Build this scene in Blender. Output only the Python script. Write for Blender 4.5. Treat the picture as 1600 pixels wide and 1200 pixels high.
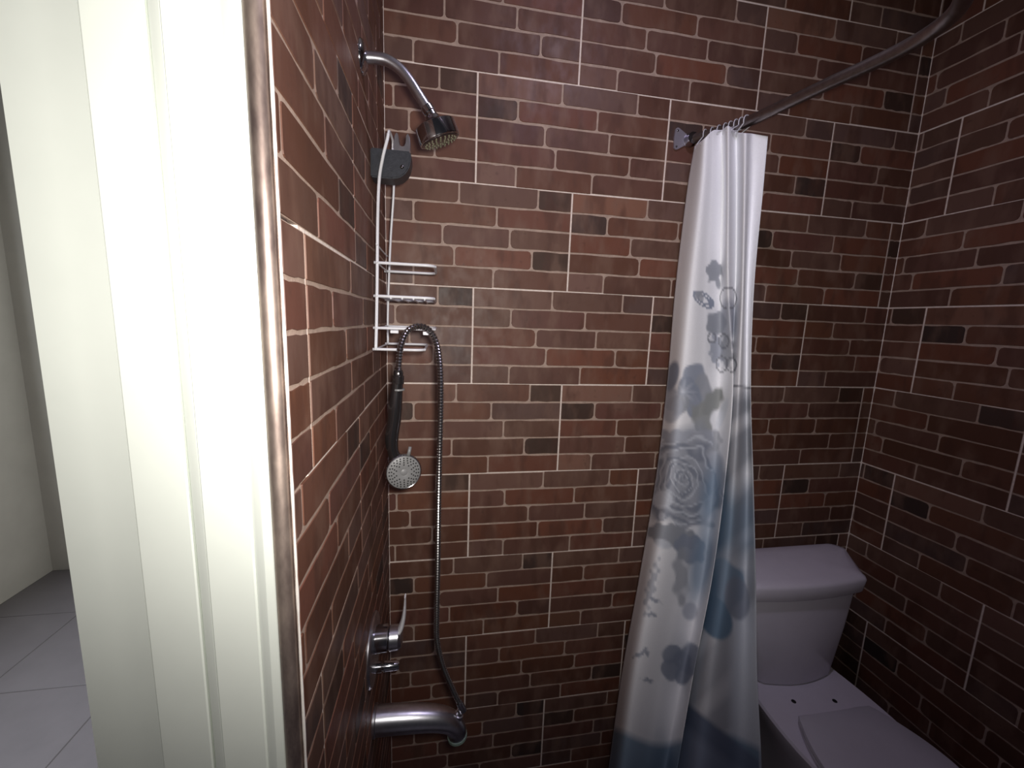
import bpy, bmesh, math, random
import numpy as np
from mathutils import Vector, Matrix

# ------------------------------------------------------------------ camera, world, light, exposure
for o in list(bpy.data.objects):
    bpy.data.objects.remove(o)
SC = bpy.context.scene
COL = SC.collection
Z0 = 2.26                                   # height of a tile course line above the floor
F_PX = 633.46                               # focal length in pixels of the 1600 px wide frame
CAM = np.array([0.16452, -1.27949, -0.69799 + Z0])
_rv = np.array([0.1566, -0.1717, 0.0228])
def _rod(v):
    t = np.linalg.norm(v); k = v / t
    K = np.array([[0, -k[2], k[1]], [k[2], 0, -k[0]], [-k[1], k[0], 0]])
    return np.eye(3) + math.sin(t) * K + (1 - math.cos(t)) * K @ K
RM = _rod(_rv) @ np.array([[1, 0, 0], [0, 0, -1], [0, 1, 0.]])   # rows: right, down, forward

def at(px, py, axis, val):
    """world point on the plane axis=val that the photograph shows at pixel (px, py)"""
    d = RM.T @ np.array([(px - 800) / F_PX, (py - 600) / F_PX, 1.0])
    t = (val - CAM[axis]) / d[axis]
    return Vector(CAM + t * d)
def pix(p):
    c = RM @ (np.asarray(p, float) - CAM)
    if c[2] < 0.05: return None
    return 800 + F_PX * c[0] / c[2], 600 + F_PX * c[1] / c[2]

cd = bpy.data.cameras.new('camera'); cam = bpy.data.objects.new('camera', cd); COL.objects.link(cam)
cd.sensor_fit = 'HORIZONTAL'; cd.sensor_width = 36; cd.lens = F_PX / 1600 * 36; cd.clip_start = 0.01
m = Matrix.Identity(4)
for i in range(3):
    m[i][0] = RM[0][i]; m[i][1] = -RM[1][i]; m[i][2] = -RM[2][i]; m[i][3] = CAM[i]
cam.matrix_world = m
SC.camera = cam

w = bpy.data.worlds.new('world'); SC.world = w; w.use_nodes = True
bg = w.node_tree.nodes['Background']
bg.inputs['Color'].default_value = (0.62, 0.60, 0.72, 1); bg.inputs['Strength'].default_value = 0.03

# the phone's LED beside the lens: the light that the picture was taken with
fl = bpy.data.lights.new('camera_flash', 'SPOT'); flo = bpy.data.objects.new('camera_flash', fl); COL.objects.link(flo)
FLASH = Vector(CAM) + Vector(RM[0]) * 0.034 - Vector(RM[1]) * 0.030
flo.location = FLASH
aim = at(700, 430, 1, 0.0)
flo.rotation_euler = (aim - FLASH).to_track_quat('-Z', 'Y').to_euler()
fl.energy = 37; fl.color = (1.0, 0.955, 0.90); fl.spot_size = math.radians(146); fl.spot_blend = 1.0
fl.shadow_soft_size = 0.026

SC.view_settings.view_transform = 'Standard'; SC.view_settings.look = 'None'
SC.view_settings.gamma = 1; SC.view_settings.use_curve_mapping = False
SC.view_settings.exposure = 0.0

# ------------------------------------------------------------------ helpers
def tag(o, label=None, cat=None, group=None, kind=None):
    if label: o['label'] = label
    if cat: o['category'] = cat
    if group: o['group'] = group
    if kind: o['kind'] = kind
    return o
def empty(name, loc):
    o = bpy.data.objects.new(name, None); o.location = loc; o.empty_display_size = 0.05
    COL.objects.link(o); return o
def link(name, me, parent=None, mat=None, smooth=False):
    """mesh given in world coordinates -> object with its origin at the mesh centre base"""
    o = bpy.data.objects.new(name, me); COL.objects.link(o)
    if mat: me.materials.append(mat)
    if smooth:
        me.polygons.foreach_set('use_smooth', [True] * len(me.polygons))
    if parent:
        o.parent = parent
        o.matrix_parent_inverse = Matrix.Translation(parent_world(parent)).inverted()
    return o
def parent_world(p):
    v = Vector((0, 0, 0)); q = p
    while q:
        v += q.location; q = q.parent if q.parent and q.matrix_parent_inverse == Matrix.Identity(4) else None
    return v
def mesh(verts, faces, name='m'):
    me = bpy.data.meshes.new(name); me.from_pydata([tuple(v) for v in verts], [], faces); me.update(); return me
def bm_mesh(bm, name='m'):
    bmesh.ops.recalc_face_normals(bm, faces=bm.faces)
    me = bpy.data.meshes.new(name); bm.to_mesh(me); bm.free(); return me
def obj(name, bm, mat, parent=None, smooth=False, auto=None):
    me = bm_mesh(bm, name)
    o = link(name, me, parent, mat, smooth or auto is not None)
    if auto is not None:
        me.set_sharp_from_angle(angle=math.radians(auto))
    return o
def box(bm, a, b, bevel=0, seg=2):
    x0, y0, z0 = a; x1, y1, z1 = b
    r = bmesh.ops.create_cube(bm, size=1)
    for v in r['verts']:
        v.co = Vector(((x0 + x1) / 2 + v.co.x * (x1 - x0), (y0 + y1) / 2 + v.co.y * (y1 - y0), (z0 + z1) / 2 + v.co.z * (z1 - z0)))
    if bevel:
        es = list({e for v in r['verts'] for e in v.link_edges})
        bmesh.ops.bevel(bm, geom=es, offset=bevel, segments=seg, affect='EDGES', profile=0.5)
def frame_of(t):
    t = t.normalized()
    a = Vector((0, 0, 1)) if abs(t.z) < 0.9 else Vector((1, 0, 0))
    u = t.cross(a).normalized(); return u, t.cross(u).normalized()
def tube(bm, pts, rad, n=12, caps=True):
    """sweep a circle along pts with one radius, or one per point; parallel-transported frame"""
    pts = [Vector(p) for p in pts]; N = len(pts)
    if not hasattr(rad, '__len__'): rad = [rad] * N
    tg = [((pts[min(i + 1, N - 1)] - pts[max(i - 1, 0)])).normalized() for i in range(N)]
    u, v = frame_of(tg[0]); rings = []
    for i in range(N):
        if i:
            u = (u - tg[i] * u.dot(tg[i])).normalized(); v = tg[i].cross(u)
        rings.append([bm.verts.new(pts[i] + (u * math.cos(2 * math.pi * k / n) + v * math.sin(2 * math.pi * k / n)) * rad[i]) for k in range(n)])
    for i in range(N - 1):
        for k in range(n):
            bm.faces.new((rings[i][k], rings[i][(k + 1) % n], rings[i + 1][(k + 1) % n], rings[i + 1][k]))
    if caps:
        bm.faces.new(rings[0][::-1]); bm.faces.new(rings[-1])
def lathe(bm, origin, axis, prof, n=32):
    """prof: list of (distance along axis, radius)"""
    origin = Vector(origin); ax = Vector(axis).normalized(); u, v = frame_of(ax); rings = []
    for d, r in prof:
        if r < 1e-6: rings.append([bm.verts.new(origin + ax * d)])
        else: rings.append([bm.verts.new(origin + ax * d + (u * math.cos(2 * math.pi * k / n) + v * math.sin(2 * math.pi * k / n)) * r) for k in range(n)])
    for a, b in zip(rings, rings[1:]):
        for k in range(n):
            A = [a[0]] if len(a) == 1 else [a[k], a[(k + 1) % n]]
            B = [b[0]] if len(b) == 1 else [b[(k + 1) % n], b[k]]
            if len(A) + len(B) > 2: bm.faces.new(A + B)
def spline(pts, n):
    """Catmull-Rom through pts, n samples per span"""
    P = [Vector(p) for p in pts]; P = [P[0] * 2 - P[1]] + P + [P[-1] * 2 - P[-2]]; out = []
    for i in range(1, len(P) - 2):
        a, b, c, d = P[i - 1:i + 3]
        for k in range(n):
            t = k / n
            out.append(0.5 * ((2 * b) + (c - a) * t + (2 * a - 5 * b + 4 * c - d) * t * t + (3 * b - a - 3 * c + d) * t ** 3))
    out.append(P[-2]); return out
def resample(pts, step):
    pts = [Vector(p) for p in pts]; L = [0]
    for a, b in zip(pts, pts[1:]): L.append(L[-1] + (b - a).length)
    n = max(2, int(L[-1] / step)); out = []; j = 0
    for i in range(n + 1):
        s = L[-1] * i / n
        while j < len(L) - 2 and L[j + 1] < s: j += 1
        out.append(pts[j].lerp(pts[j + 1], (s - L[j]) / max(1e-9, L[j + 1] - L[j])))
    return out
def prism(bm, poly, fn, d0, d1):
    """extrude a 2D polygon; fn(a, b, d) gives the point"""
    lo = [bm.verts.new(fn(a, b, d0)) for a, b in poly]; hi = [bm.verts.new(fn(a, b, d1)) for a, b in poly]
    n = len(poly)
    bm.faces.new(lo[::-1]); bm.faces.new(hi)
    for i in range(n): bm.faces.new((lo[i], lo[(i + 1) % n], hi[(i + 1) % n], hi[i]))
def loft(bm, rings, caps=(True, True)):
    R = [[bm.verts.new(p) for p in r] for r in rings]; n = len(R[0])
    for a, b in zip(R, R[1:]):
        for k in range(n): bm.faces.new((a[k], a[(k + 1) % n], b[(k + 1) % n], b[k]))
    if caps[0]: bm.faces.new(R[0][::-1])
    if caps[1]: bm.faces.new(R[-1])

# ------------------------------------------------------------------ materials
def srgb(r, g, b):
    f = lambda c: (c / 255 / 12.92) if c / 255 <= 0.04045 else ((c / 255 + 0.055) / 1.055) ** 2.4
    return (f(r), f(g), f(b), 1)
def mat(name, col, rough=0.5, metal=0.0, spec=0.5, noise=0.0, nscale=20, bump=0.0, bscale=200, col2=None, coat=0, attr=None, stretch=None, rnoise=0.0):
    m = bpy.data.materials.new(name); m.use_nodes = True
    nt = m.node_tree; N = nt.nodes; L = nt.links; p = N['Principled BSDF']
    p.inputs['Base Color'].default_value = col; p.inputs['Roughness'].default_value = rough
    p.inputs['Metallic'].default_value = metal; p.inputs['Specular IOR Level'].default_value = spec
    p.inputs['Coat Weight'].default_value = coat
    src = None
    if attr:
        a = N.new('ShaderNodeAttribute'); a.attribute_name = attr; src = a.outputs['Color']
    geo = N.new('ShaderNodeNewGeometry'); pos = geo.outputs['Position']
    if stretch:
        mp = N.new('ShaderNodeMapping'); mp.inputs['Scale'].default_value = stretch; L.new(pos, mp.inputs['Vector']); npos = mp.outputs['Vector']
    else: npos = pos
    if noise or col2:
        nz = N.new('ShaderNodeTexNoise'); nz.inputs['Scale'].default_value = nscale; nz.inputs['Detail'].default_value = 5
        nz.inputs['Roughness'].default_value = 0.6
        L.new(npos, nz.inputs['Vector'])
        if col2:
            rp = N.new('ShaderNodeValToRGB'); rp.color_ramp.elements[0].position = 0.38; rp.color_ramp.elements[1].position = 0.62
            rp.color_ramp.elements[0].color = col; rp.color_ramp.elements[1].color = col2
            L.new(nz.outputs['Fac'], rp.inputs['Fac']); L.new(rp.outputs['Color'], p.inputs['Base Color']); src = None
        else:
            mr = N.new('ShaderNodeMapRange'); mr.inputs['From Min'].default_value = 0.3; mr.inputs['From Max'].default_value = 0.7
            mr.inputs['To Min'].default_value = 1 - noise; mr.inputs['To Max'].default_value = 1 + noise
            L.new(nz.outputs['Fac'], mr.inputs['Value'])
            vm = N.new('ShaderNodeVectorMath'); vm.operation = 'SCALE'
            if src: L.new(src, vm.inputs[0])
            else: vm.inputs[0].default_value = col[:3]
            L.new(mr.outputs['Result'], vm.inputs['Scale']); L.new(vm.outputs['Vector'], p.inputs['Base Color']); src = None
        if rnoise:
            mr2 = N.new('ShaderNodeMapRange'); mr2.inputs['From Min'].default_value = 0.3; mr2.inputs['From Max'].default_value = 0.7
            mr2.inputs['To Min'].default_value = rough - rnoise; mr2.inputs['To Max'].default_value = rough + rnoise
            L.new(nz.outputs['Fac'], mr2.inputs['Value']); L.new(mr2.outputs['Result'], p.inputs['Roughness'])
    if src: L.new(src, p.inputs['Base Color'])
    if bump:
        nb = N.new('ShaderNodeTexNoise'); nb.inputs['Scale'].default_value = bscale; nb.inputs['Detail'].default_value = 4
        L.new(pos, nb.inputs['Vector'])
        b = N.new('ShaderNodeBump'); b.inputs['Strength'].default_value = bump; b.inputs['Distance'].default_value = 0.002
        L.new(nb.outputs['Fac'], b.inputs['Height']); L.new(b.outputs['Normal'], p.inputs['Normal'])
    return m
M = dict(
    mortar=mat('printed_mortar', srgb(174, 152, 138), 0.6, noise=0.16, nscale=60, bump=0.3, bscale=300, spec=0.3),
    grout=mat('tile_grout', srgb(236, 222, 212), 0.8, noise=0.14, nscale=80, bump=0.3, bscale=300, spec=0.2),
    caulk=mat('white_caulk', srgb(228, 222, 215), 0.6, noise=0.08, nscale=90),
    paint=mat('gloss_white_paint', srgb(225, 230, 222), 0.42, noise=0.025, nscale=9, spec=0.35),
    bead=mat('worn_bronze_trim', srgb(124, 108, 104), 0.50, metal=0.85, noise=0.35, nscale=22, col2=srgb(190, 172, 160), stretch=(1, 1, 0.35), rnoise=0.06),
    chrome=mat('chrome', (0.50, 0.50, 0.53, 1), 0.12, metal=1.0, noise=0.05, nscale=40),
    satin=mat('satin_chrome', (0.58, 0.58, 0.63, 1), 0.30, metal=1.0, noise=0.10, nscale=60),
    bright=mat('glint_white_lever', (.90, .90, .92, 1), 0.28, metal=.25),  # whitish base puts the flash glint into the lever's colour
    hose=mat('steel_hose', (0.42, 0.41, 0.41, 1), 0.25, metal=1.0),
    darkplast=mat('dark_grey_plastic', srgb(48, 50, 56), 0.42, noise=0.2, nscale=120, bump=0.2, bscale=250),
    blackplast=mat('black_gloss_plastic', (.13, .12, .125, 1), 0.15, spec=0.8, metal=.9),
    greyface=mat('grey_spray_face', srgb(124, 124, 124), 0.42, noise=0.05, nscale=100),
    hole=mat('dark_hole', srgb(16, 15, 15), 0.6),
    nozzle=mat('cream_nozzle', srgb(112, 108, 88), 0.5),
    wire=mat('white_coated_wire', srgb(222, 222, 226), 0.32, spec=0.5),
    rod=mat('brushed_brown_steel', (0.26, 0.225, 0.215, 1), 0.38, metal=1.0, noise=0.15, nscale=70, stretch=(1, 1, 1)),
    plate=mat('satin_plate', (.44, .41, .48, 1), 0.34, metal=.6),
    ring=mat('white_ring', srgb(206, 206, 212), 0.4),
    curtain=mat('curtain_cloth', srgb(225, 225, 230), 0.75, attr='print', spec=0.2, noise=0.03, nscale=300, bump=0.1, bscale=900),
    porcelain=mat('porcelain', srgb(214, 210, 221), 0.16, noise=0.02, nscale=20, spec=0.5),
    seat=mat('toilet_seat_plastic', srgb(200, 198, 207), 0.30, noise=0.02, nscale=20, spec=0.4),
    floor=mat('floor_tile', srgb(124, 119, 123), 0.28, noise=0.06, nscale=7, bump=0.03, bscale=40),
    floorgrout=mat('floor_grout', srgb(88, 83, 84), 0.8, noise=0.1, nscale=60),
    hall=mat('grey_plaster', srgb(204, 201, 192), 0.8, noise=0.05, nscale=5, bump=0.1, bscale=90),
    ceil=mat('ceiling_paint', srgb(205, 202, 205), 0.85, noise=0.03, nscale=6),
    lime=mat('limescale_green', srgb(130, 150, 140), 0.6, noise=0.2, nscale=200),
)

def brick_material():
    """glazed brick print: own tint, smoky grey bands and darker patches across each brick"""
    m = bpy.data.materials.new('brick_glaze'); m.use_nodes = True
    nt = m.node_tree; N = nt.nodes; L = nt.links; p = N['Principled BSDF']
    a = N.new('ShaderNodeAttribute'); a.attribute_name = 'tint'
    g = N.new('ShaderNodeNewGeometry')
    def noise(scale, stretch, lo, hi, tlo, thi, detail=3):
        mp = N.new('ShaderNodeMapping'); mp.inputs['Scale'].default_value = stretch; L.new(g.outputs['Position'], mp.inputs['Vector'])
        n = N.new('ShaderNodeTexNoise'); n.inputs['Scale'].default_value = scale; n.inputs['Detail'].default_value = detail; L.new(mp.outputs['Vector'], n.inputs['Vector'])
        r = N.new('ShaderNodeMapRange'); r.interpolation_type = 'SMOOTHSTEP'
        for k, v in (('From Min', lo), ('From Max', hi), ('To Min', tlo), ('To Max', thi)): r.inputs[k].default_value = v
        L.new(n.outputs['Fac'], r.inputs['Value']); return r.outputs['Result']
    def mix(fac, A, B):
        x = N.new('ShaderNodeMix'); x.data_type = 'RGBA'; L.new(fac, x.inputs['Factor'])
        for s_, v in (('A', A), ('B', B)):
            i = [q for q in x.inputs if q.name == s_ and q.type == 'RGBA'][0]
            if isinstance(v, tuple): i.default_value = v
            else: L.new(v, i)
        return [q for q in x.outputs if q.type == 'RGBA'][0]
    c = mix(noise(16, (1, 1, .45), .46, .68, 0, .50), a.outputs['Color'], srgb(125, 97, 83))
    c = mix(noise(13, (1.3, 1.3, .5), .50, .66, 0, .55), c, srgb(82, 54, 44))
    c = mix(noise(45, (1, 1, 1), .62, .78, 0, .35, 2), c, srgb(74, 54, 45))
    L.new(c, p.inputs['Base Color'])
    L.new(noise(30, (1, 1, .6), .3, .7, .46, .62), p.inputs['Roughness'])
    p.inputs['Specular IOR Level'].default_value = .38
    nb = N.new('ShaderNodeTexNoise'); nb.inputs['Scale'].default_value = 70; nb.inputs['Detail'].default_value = 3; L.new(g.outputs['Position'], nb.inputs['Vector'])
    b = N.new('ShaderNodeBump'); b.inputs['Strength'].default_value = .12; b.inputs['Distance'].default_value = .002
    L.new(nb.outputs['Fac'], b.inputs['Height']); L.new(b.outputs['Normal'], p.inputs['Normal'])
    return m
M['brick'] = brick_material()

# ------------------------------------------------------------------ the setting
W = 1.8043; D_LEFT = 0.812; TOP = 2.78; PIT = -0.30
TL, TH = 0.5988, 0.30
JOINTS = [(.42, .82), (.20, .61), (.34, .68), (.40, .80), (.20, .60)]         # brick joints of the five courses, top first
TONES = {'l': (115, 83, 70), 'm': (100, 67, 54), 'r': (105, 67, 54), 'd': (70, 53, 46), 'p': (99, 74, 65)}
CLASS = ['lmd', 'drm', 'rmm', 'mrd', 'pmr']
MIX = {'l': 'llmp', 'm': 'mmrp', 'd': 'dpdm', 'r': 'rmmr', 'p': 'plpm'}
rng = random.Random(7)

def brick_geo(bw, bh, el, er, eb, et, r):
    """outline of one brick (lower left at 0,0) -> verts, faces; el.. tell which sides lie on the tile's edge"""
    gi, ge = 0.0024, 0.0006
    x0 = ge if el else gi; x1 = bw - (ge if er else gi); y0 = ge if eb else gi; y1 = bh - (ge if et else gi)
    if x1 - x0 < 0.004: return None
    def rad(a, b):
        q = 0.0012 if (a or b) else r.choice((r.uniform(0.003, 0.007), r.uniform(0.007, 0.014)))
        return min(q, (x1 - x0) * 0.35)
    def jit(e): return 0 if e else r.uniform(-0.0017, 0.0017)
    P = []
    q = rad(el, eb); P += [(x0, y0 + q), (x0 + .3 * q, y0 + .3 * q), (x0 + q, y0)]
    for t in (.27, .5, .73): P.append((x0 + (x1 - x0) * (t + r.uniform(-.07, .07)), y0 + jit(eb)))
    q = rad(er, eb); P += [(x1 - q, y0), (x1 - .3 * q, y0 + .3 * q), (x1, y0 + q)]
    q = rad(er, et); P += [(x1, y1 - q), (x1 - .3 * q, y1 - .3 * q), (x1 - q, y1)]
    for t in (.73, .5, .27): P.append((x0 + (x1 - x0) * (t + r.uniform(-.07, .07)), y1 + jit(et)))
    q = rad(el, et); P += [(x0 + q, y1), (x0 + .3 * q, y1 - .3 * q), (x0, y1 - q)]
    cx, cy = (x0 + x1) / 2, (y0 + y1) / 2; n = len(P); ins = 0.0011
    V = [(a, b, -0.001) for a, b in P]
    for a, b in P:
        sx = 1 - ins / max(0.004, (x1 - x0) / 2); sy = 1 - ins / ((y1 - y0) / 2)
        V.append((cx + (a - cx) * sx, cy + (b - cy) * sy, 0.0014))
    Fc = [(i, (i + 1) % n, n + (i + 1) % n, n + i) for i in range(n)] + [tuple(range(n, 2 * n))]
    return V, Fc
def tone(c, r):
    k = r.choice(MIX[c]); b = TONES[k]; s = r.uniform(0.90, 1.10); h = r.uniform(-4, 4)
    return srgb(max(0, b[0] * s + h), b[1] * s, max(0, b[2] * s - h))
def tint_mesh(me, cols):
    a = me.color_attributes.new('tint', 'FLOAT_COLOR', 'POINT')
    a.data.foreach_set('color', np.asarray(cols, 'f').ravel())
SHARED = {}
def shared_brick(ci, bi, var):
    key = (ci, bi, var)
    if key not in SHARED:
        r = random.Random(hash(key) & 0xffff)
        e = (0,) + JOINTS[ci] + (1,)
        V, Fc = brick_geo((e[bi + 1] - e[bi]) * TL, TH / 5, bi == 0, bi == 2, ci == 4, ci == 0, r)
        me = mesh(V, Fc, 'brick'); tint_mesh(me, [tone(CLASS[ci][bi], r)] * len(V)); me.materials.append(M['brick'])
        SHARED[key] = me
    return SHARED[key]
CURT = [(1083, 200), (1200, 200), (1178, 450), (1172, 600), (1181, 900), (1190, 1200), (951, 1200), (1000, 900), (1042, 600), (1056, 450)]
TANK = [(1180, 850), (1310, 846), (1360, 905), (1300, 1065), (1500, 1200), (1180, 1200)]
def inside(p, poly):
    c = False; n = len(poly)
    for i in range(n):
        (x1, y1), (x2, y2) = poly[i], poly[(i + 1) % n]
        if (y1 > p[1]) != (y2 > p[1]) and p[0] < (x2 - x1) * (p[1] - y1) / (y2 - y1) + x1: c = not c
    return c
def seen(o3, U, V, u0, u1, v0, v1):
    """how many pixels of the frame the rectangle takes up"""
    q = []
    for a, b in ((u0, v0), (u1, v0), (u1, v1), (u0, v1)):
        s = pix(o3 + U * a + V * b)
        if s is None: return 0
        q.append((min(1600, max(0, s[0])), min(1200, max(0, s[1]))))
    c = (sum(p[0] for p in q) / 4, sum(p[1] for p in q) / 4)
    if inside(c, CURT) or inside(c, TANK): return 0
    return abs(sum(q[i][0] * q[(i + 1) % 4][1] - q[(i + 1) % 4][0] * q[i][1] for i in range(4))) / 2

def tiled_wall(name, o3, U, N, length, offA, body, label, z_low=PIT):
    """brick-print tiles on a wall: wall > tile > brick. o3 = lower left corner, U = to the right, N = out of the wall"""
    o3 = Vector(o3); U = Vector(U); V = Vector((0, 0, 1)); N = Vector(N)
    rot = Matrix((U, V, N)).transposed()
    bm = bmesh.new(); box(bm, *body)
    wall = obj(name, bm, M['grout']); tag(wall, label, 'wall', kind='structure')
    entries = []
    for k in range(-2, 9):
        zt = Z0 - TH * k; zb = zt - TH
        c0, c1 = max(zb, z_low), min(zt, TOP)
        if c1 - c0 < 0.01: continue
        off = offA if k % 2 == 0 else offA - TL / 2
        j = -3
        while off + j * TL < length:
            t0 = off + j * TL; t1 = t0 + TL; a0, a1 = max(t0, 0), min(t1, length); j += 1
            if a1 - a0 < 0.008: continue
            g = 0.0021
            p0, p1 = a0 + (g if a0 == t0 else 0.0015), a1 - (g if a1 == t1 else 0.0015)
            q0, q1 = c0 + (g if c0 == zb else 0), c1 - (g if c1 == zt else 0)
            V8 = [(x, y, z) for z in (-0.006, 0.0) for y in (0, q1 - q0) for x in (0, p1 - p0)]
            me = mesh(V8, [(0, 2, 3, 1), (4, 5, 7, 6), (0, 1, 5, 4), (2, 6, 7, 3), (0, 4, 6, 2), (1, 3, 7, 5)], 'tile')
            me.materials.append(M['mortar'])
            tl = bpy.data.objects.new('tile', me); COL.objects.link(tl)
            tl.matrix_world = Matrix.Translation(o3 + U * p0 + V * q0) @ rot.to_4x4(); tl.parent = wall
            for ci in range(5):
                by1 = zt - ci * TH / 5; by0 = by1 - TH / 5
                y0, y1 = max(by0, q0), min(by1, q1)
                if y1 - y0 < 0.012: continue
                e = (0,) + JOINTS[ci] + (1,)
                for bi in range(3):
                    bx0, bx1 = t0 + e[bi] * TL, t0 + e[bi + 1] * TL
                    x0, x1 = max(bx0, p0), min(bx1, p1)
                    if x1 - x0 < 0.006: continue
                    full = bx0 >= t0 - 1e-6 and p0 - bx0 < 0.002 and bx1 - p1 < 0.002 and by0 >= c0 - 1e-6 and by1 <= c1 + 1e-6
                    area = seen(o3, U, V, x0, x1, y0, y1)
                    entries.append((area, tl, ci, bi, bx0, by0, x0, x1, y0, y1, full, p0, q0, p1, q1))
    entries.sort(key=lambda e: -e[0])
    SV, SF, SCc = [], [], []
    for n, (area, tl, ci, bi, bx0, by0, x0, x1, y0, y1, full, p0, q0, p1, q1) in enumerate(entries):
        single = n < 300 and area > 60
        if single and full:
            o = bpy.data.objects.new('brick', shared_brick(ci, bi, rng.randrange(4)))
            COL.objects.link(o); o.parent = tl; o.location = (bx0 - p0, by0 - q0, 0); continue
        r = random.Random(rng.random())
        if full: g = brick_geo(x1 - x0, y1 - y0, bi == 0, bi == 2, ci == 4, ci == 0, r)
        else: g = brick_geo(x1 - x0, y1 - y0, x0 <= p0 + 1e-6 or bi == 0, x1 >= p1 - 1e-6 or bi == 2, y0 <= q0 + .002, y1 >= q1 - .002, r)
        if not g: continue
        c = tone(CLASS[ci][bi], r)
        if single:
            me = mesh(*g, 'brick'); tint_mesh(me, [c] * len(g[0])); me.materials.append(M['brick'])
            o = bpy.data.objects.new('brick', me); COL.objects.link(o); o.parent = tl; o.location = (x0 - p0, y0 - q0, 0)
        else:
            b = len(SV)
            SV += [tuple(o3 + U * (x0 + v[0]) + V * (y0 + v[1]) + N * v[2]) for v in g[0]]
            SF += [tuple(i + b for i in f) for f in g[1]]; SCc += [c] * len(g[0])
    if SV:
        me = mesh(SV, SF, 'brick_courses'); tint_mesh(me, SCc); me.materials.append(M['brick'])
        o = bpy.data.objects.new('brick_courses', me); COL.objects.link(o); o.parent = wall; o['kind'] = 'stuff'
    return wall
GR = 0.0003
wall_back = tiled_wall('wall_back', (0, 0, 0), (1, 0, 0), (0, -1, 0), W, 0.2594, ((-0.2, GR, PIT), (W + 0.12, 0.12, TOP)),
    'brown brick-pattern tiled back wall behind the shower and the toilet')
wall_left = tiled_wall('wall_left', (0, -D_LEFT, 0), (0, 1, 0), (1, 0, 0), D_LEFT, D_LEFT - 0.737, ((-0.20, -.755, PIT), (-GR, GR, TOP)),
    'narrow brick-pattern tiled wall carrying the shower fittings')
wall_right = tiled_wall('wall_right', (W, 0, 0), (0, -1, 0), (-1, 0, 0), 2.2, 0.124, ((W + GR, -2.2, 0), (W + 0.12, GR, TOP)),
    'dark brick-pattern tiled wall to the right of the toilet', 0.0)

def bead_line(name, p0, p1, r, mt, parent, seed, knots=True):
    rr = random.Random(seed); bm = bmesh.new(); n = 150; P, R = [], []
    for i in range(n + 1):
        t = i / n; P.append(Vector(p0).lerp(Vector(p1), t)); zz = P[-1].z; R.append(r * rr.uniform(0.75, 1.2) * (1.7 if knots and abs((zz - .16 + .15) % TH - .15) < 0.010 else 1))
    tube(bm, P, R, 6)
    o = obj(name, bm, mt, parent, smooth=True); return o
bead_line('corner_grout', (0.0008, -0.0008, PIT), (0.0008, -0.0008, TOP), 0.0019, M['grout'], wall_back, 1)
bead_line('corner_grout', (W - 0.0008, -0.0008, 0), (W - 0.0008, -0.0008, TOP), 0.0026, M['grout'], wall_back, 2)
bead_line('edge_caulk', (0.0006, -D_LEFT - 0.001, 0), (0.0006, -D_LEFT - 0.001, TOP), 0.0017, M['caulk'], wall_left, 3, False)

# floor with square tiles (both rooms), ceiling over the shower room, the grey room on the left
bm = bmesh.new(); box(bm, (-2.12, -2.6, PIT - .05), (-0.2, 1.37, -0.0012)); box(bm, (-0.2, -2.6, PIT - .05), (W + .12, -.83, -.0012)); box(bm, (.96, -.83, PIT - .05), (W + .12, .12, -.0012)); floor = obj('floor', bm, M['floorgrout'])
tag(floor, 'pale grey square-tiled floor seen past the door frame', 'floor', kind='structure')
tw, td = 0.505, 0.482
ft = None
for i in range(-2, 7):
    for j in range(-7, 3):
        x0, x1 = -1.152 + (i - 0) * tw, -1.152 + (i + 1) * tw; y0, y1 = 0.469 + j * td, 0.469 + (j + 1) * td
        x0, x1, y0, y1 = max(x0, -2.1), min(x1, W), max(y0, -2.6), min(y1, 1.35)
        if x0 > -0.2 or x1 > -0.1:
            if y0 > -.7 and x0 < -.1: x1 = -.2
            elif y1 > -.83 and x1 < 1.0: y1 = min(y1, -.83)
            elif y1 > -.83: x0 = max(x0, .96); y1 = min(y1, 0)
        if x1 - x0 < 0.02 or y1 - y0 < 0.02: continue
        bm = bmesh.new(); box(bm, (x0 + .002, y0 + .002, -0.008), (x1 - .002, y1 - .002, 0), 0.0012, 1)
        obj('floor_tile', bm, M['floor'], floor)
bm = bmesh.new(); box(bm, (-0.2, -.83, PIT - .05), (.96, .12, PIT)); tag(obj('floor_shower', bm, M['floor']), 'sunken shower floor below the spout', 'floor', kind='structure')
bm = bmesh.new(); box(bm, (-0.21, -2.2, TOP), (W + 0.12, 0.12, TOP + 0.1)); tag(obj('ceiling', bm, M['ceil']), 'plain white ceiling above the shower room', 'ceiling', kind='structure')
bm = bmesh.new(); box(bm, (-2.22, -2.6, 0), (-2.1, 1.47, TOP)); tag(obj('wall_hall_left', bm, M['hall']), 'plain grey plaster wall far left beyond the door frame', 'wall', kind='structure')
bm = bmesh.new(); box(bm, (-2.1, 1.35, 0), (-0.2, 1.47, TOP)); tag(obj('wall_hall_back', bm, M['hall']), 'grey end wall of the room behind the door frame', 'wall', kind='structure')
bm = bmesh.new(); box(bm, (-0.2, 0.12, 0), (-0.1, 1.47, TOP)); tag(obj('wall_hall_right', bm, M['hall']), 'grey side wall running on behind the tiled shower', 'wall', kind='structure')

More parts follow.
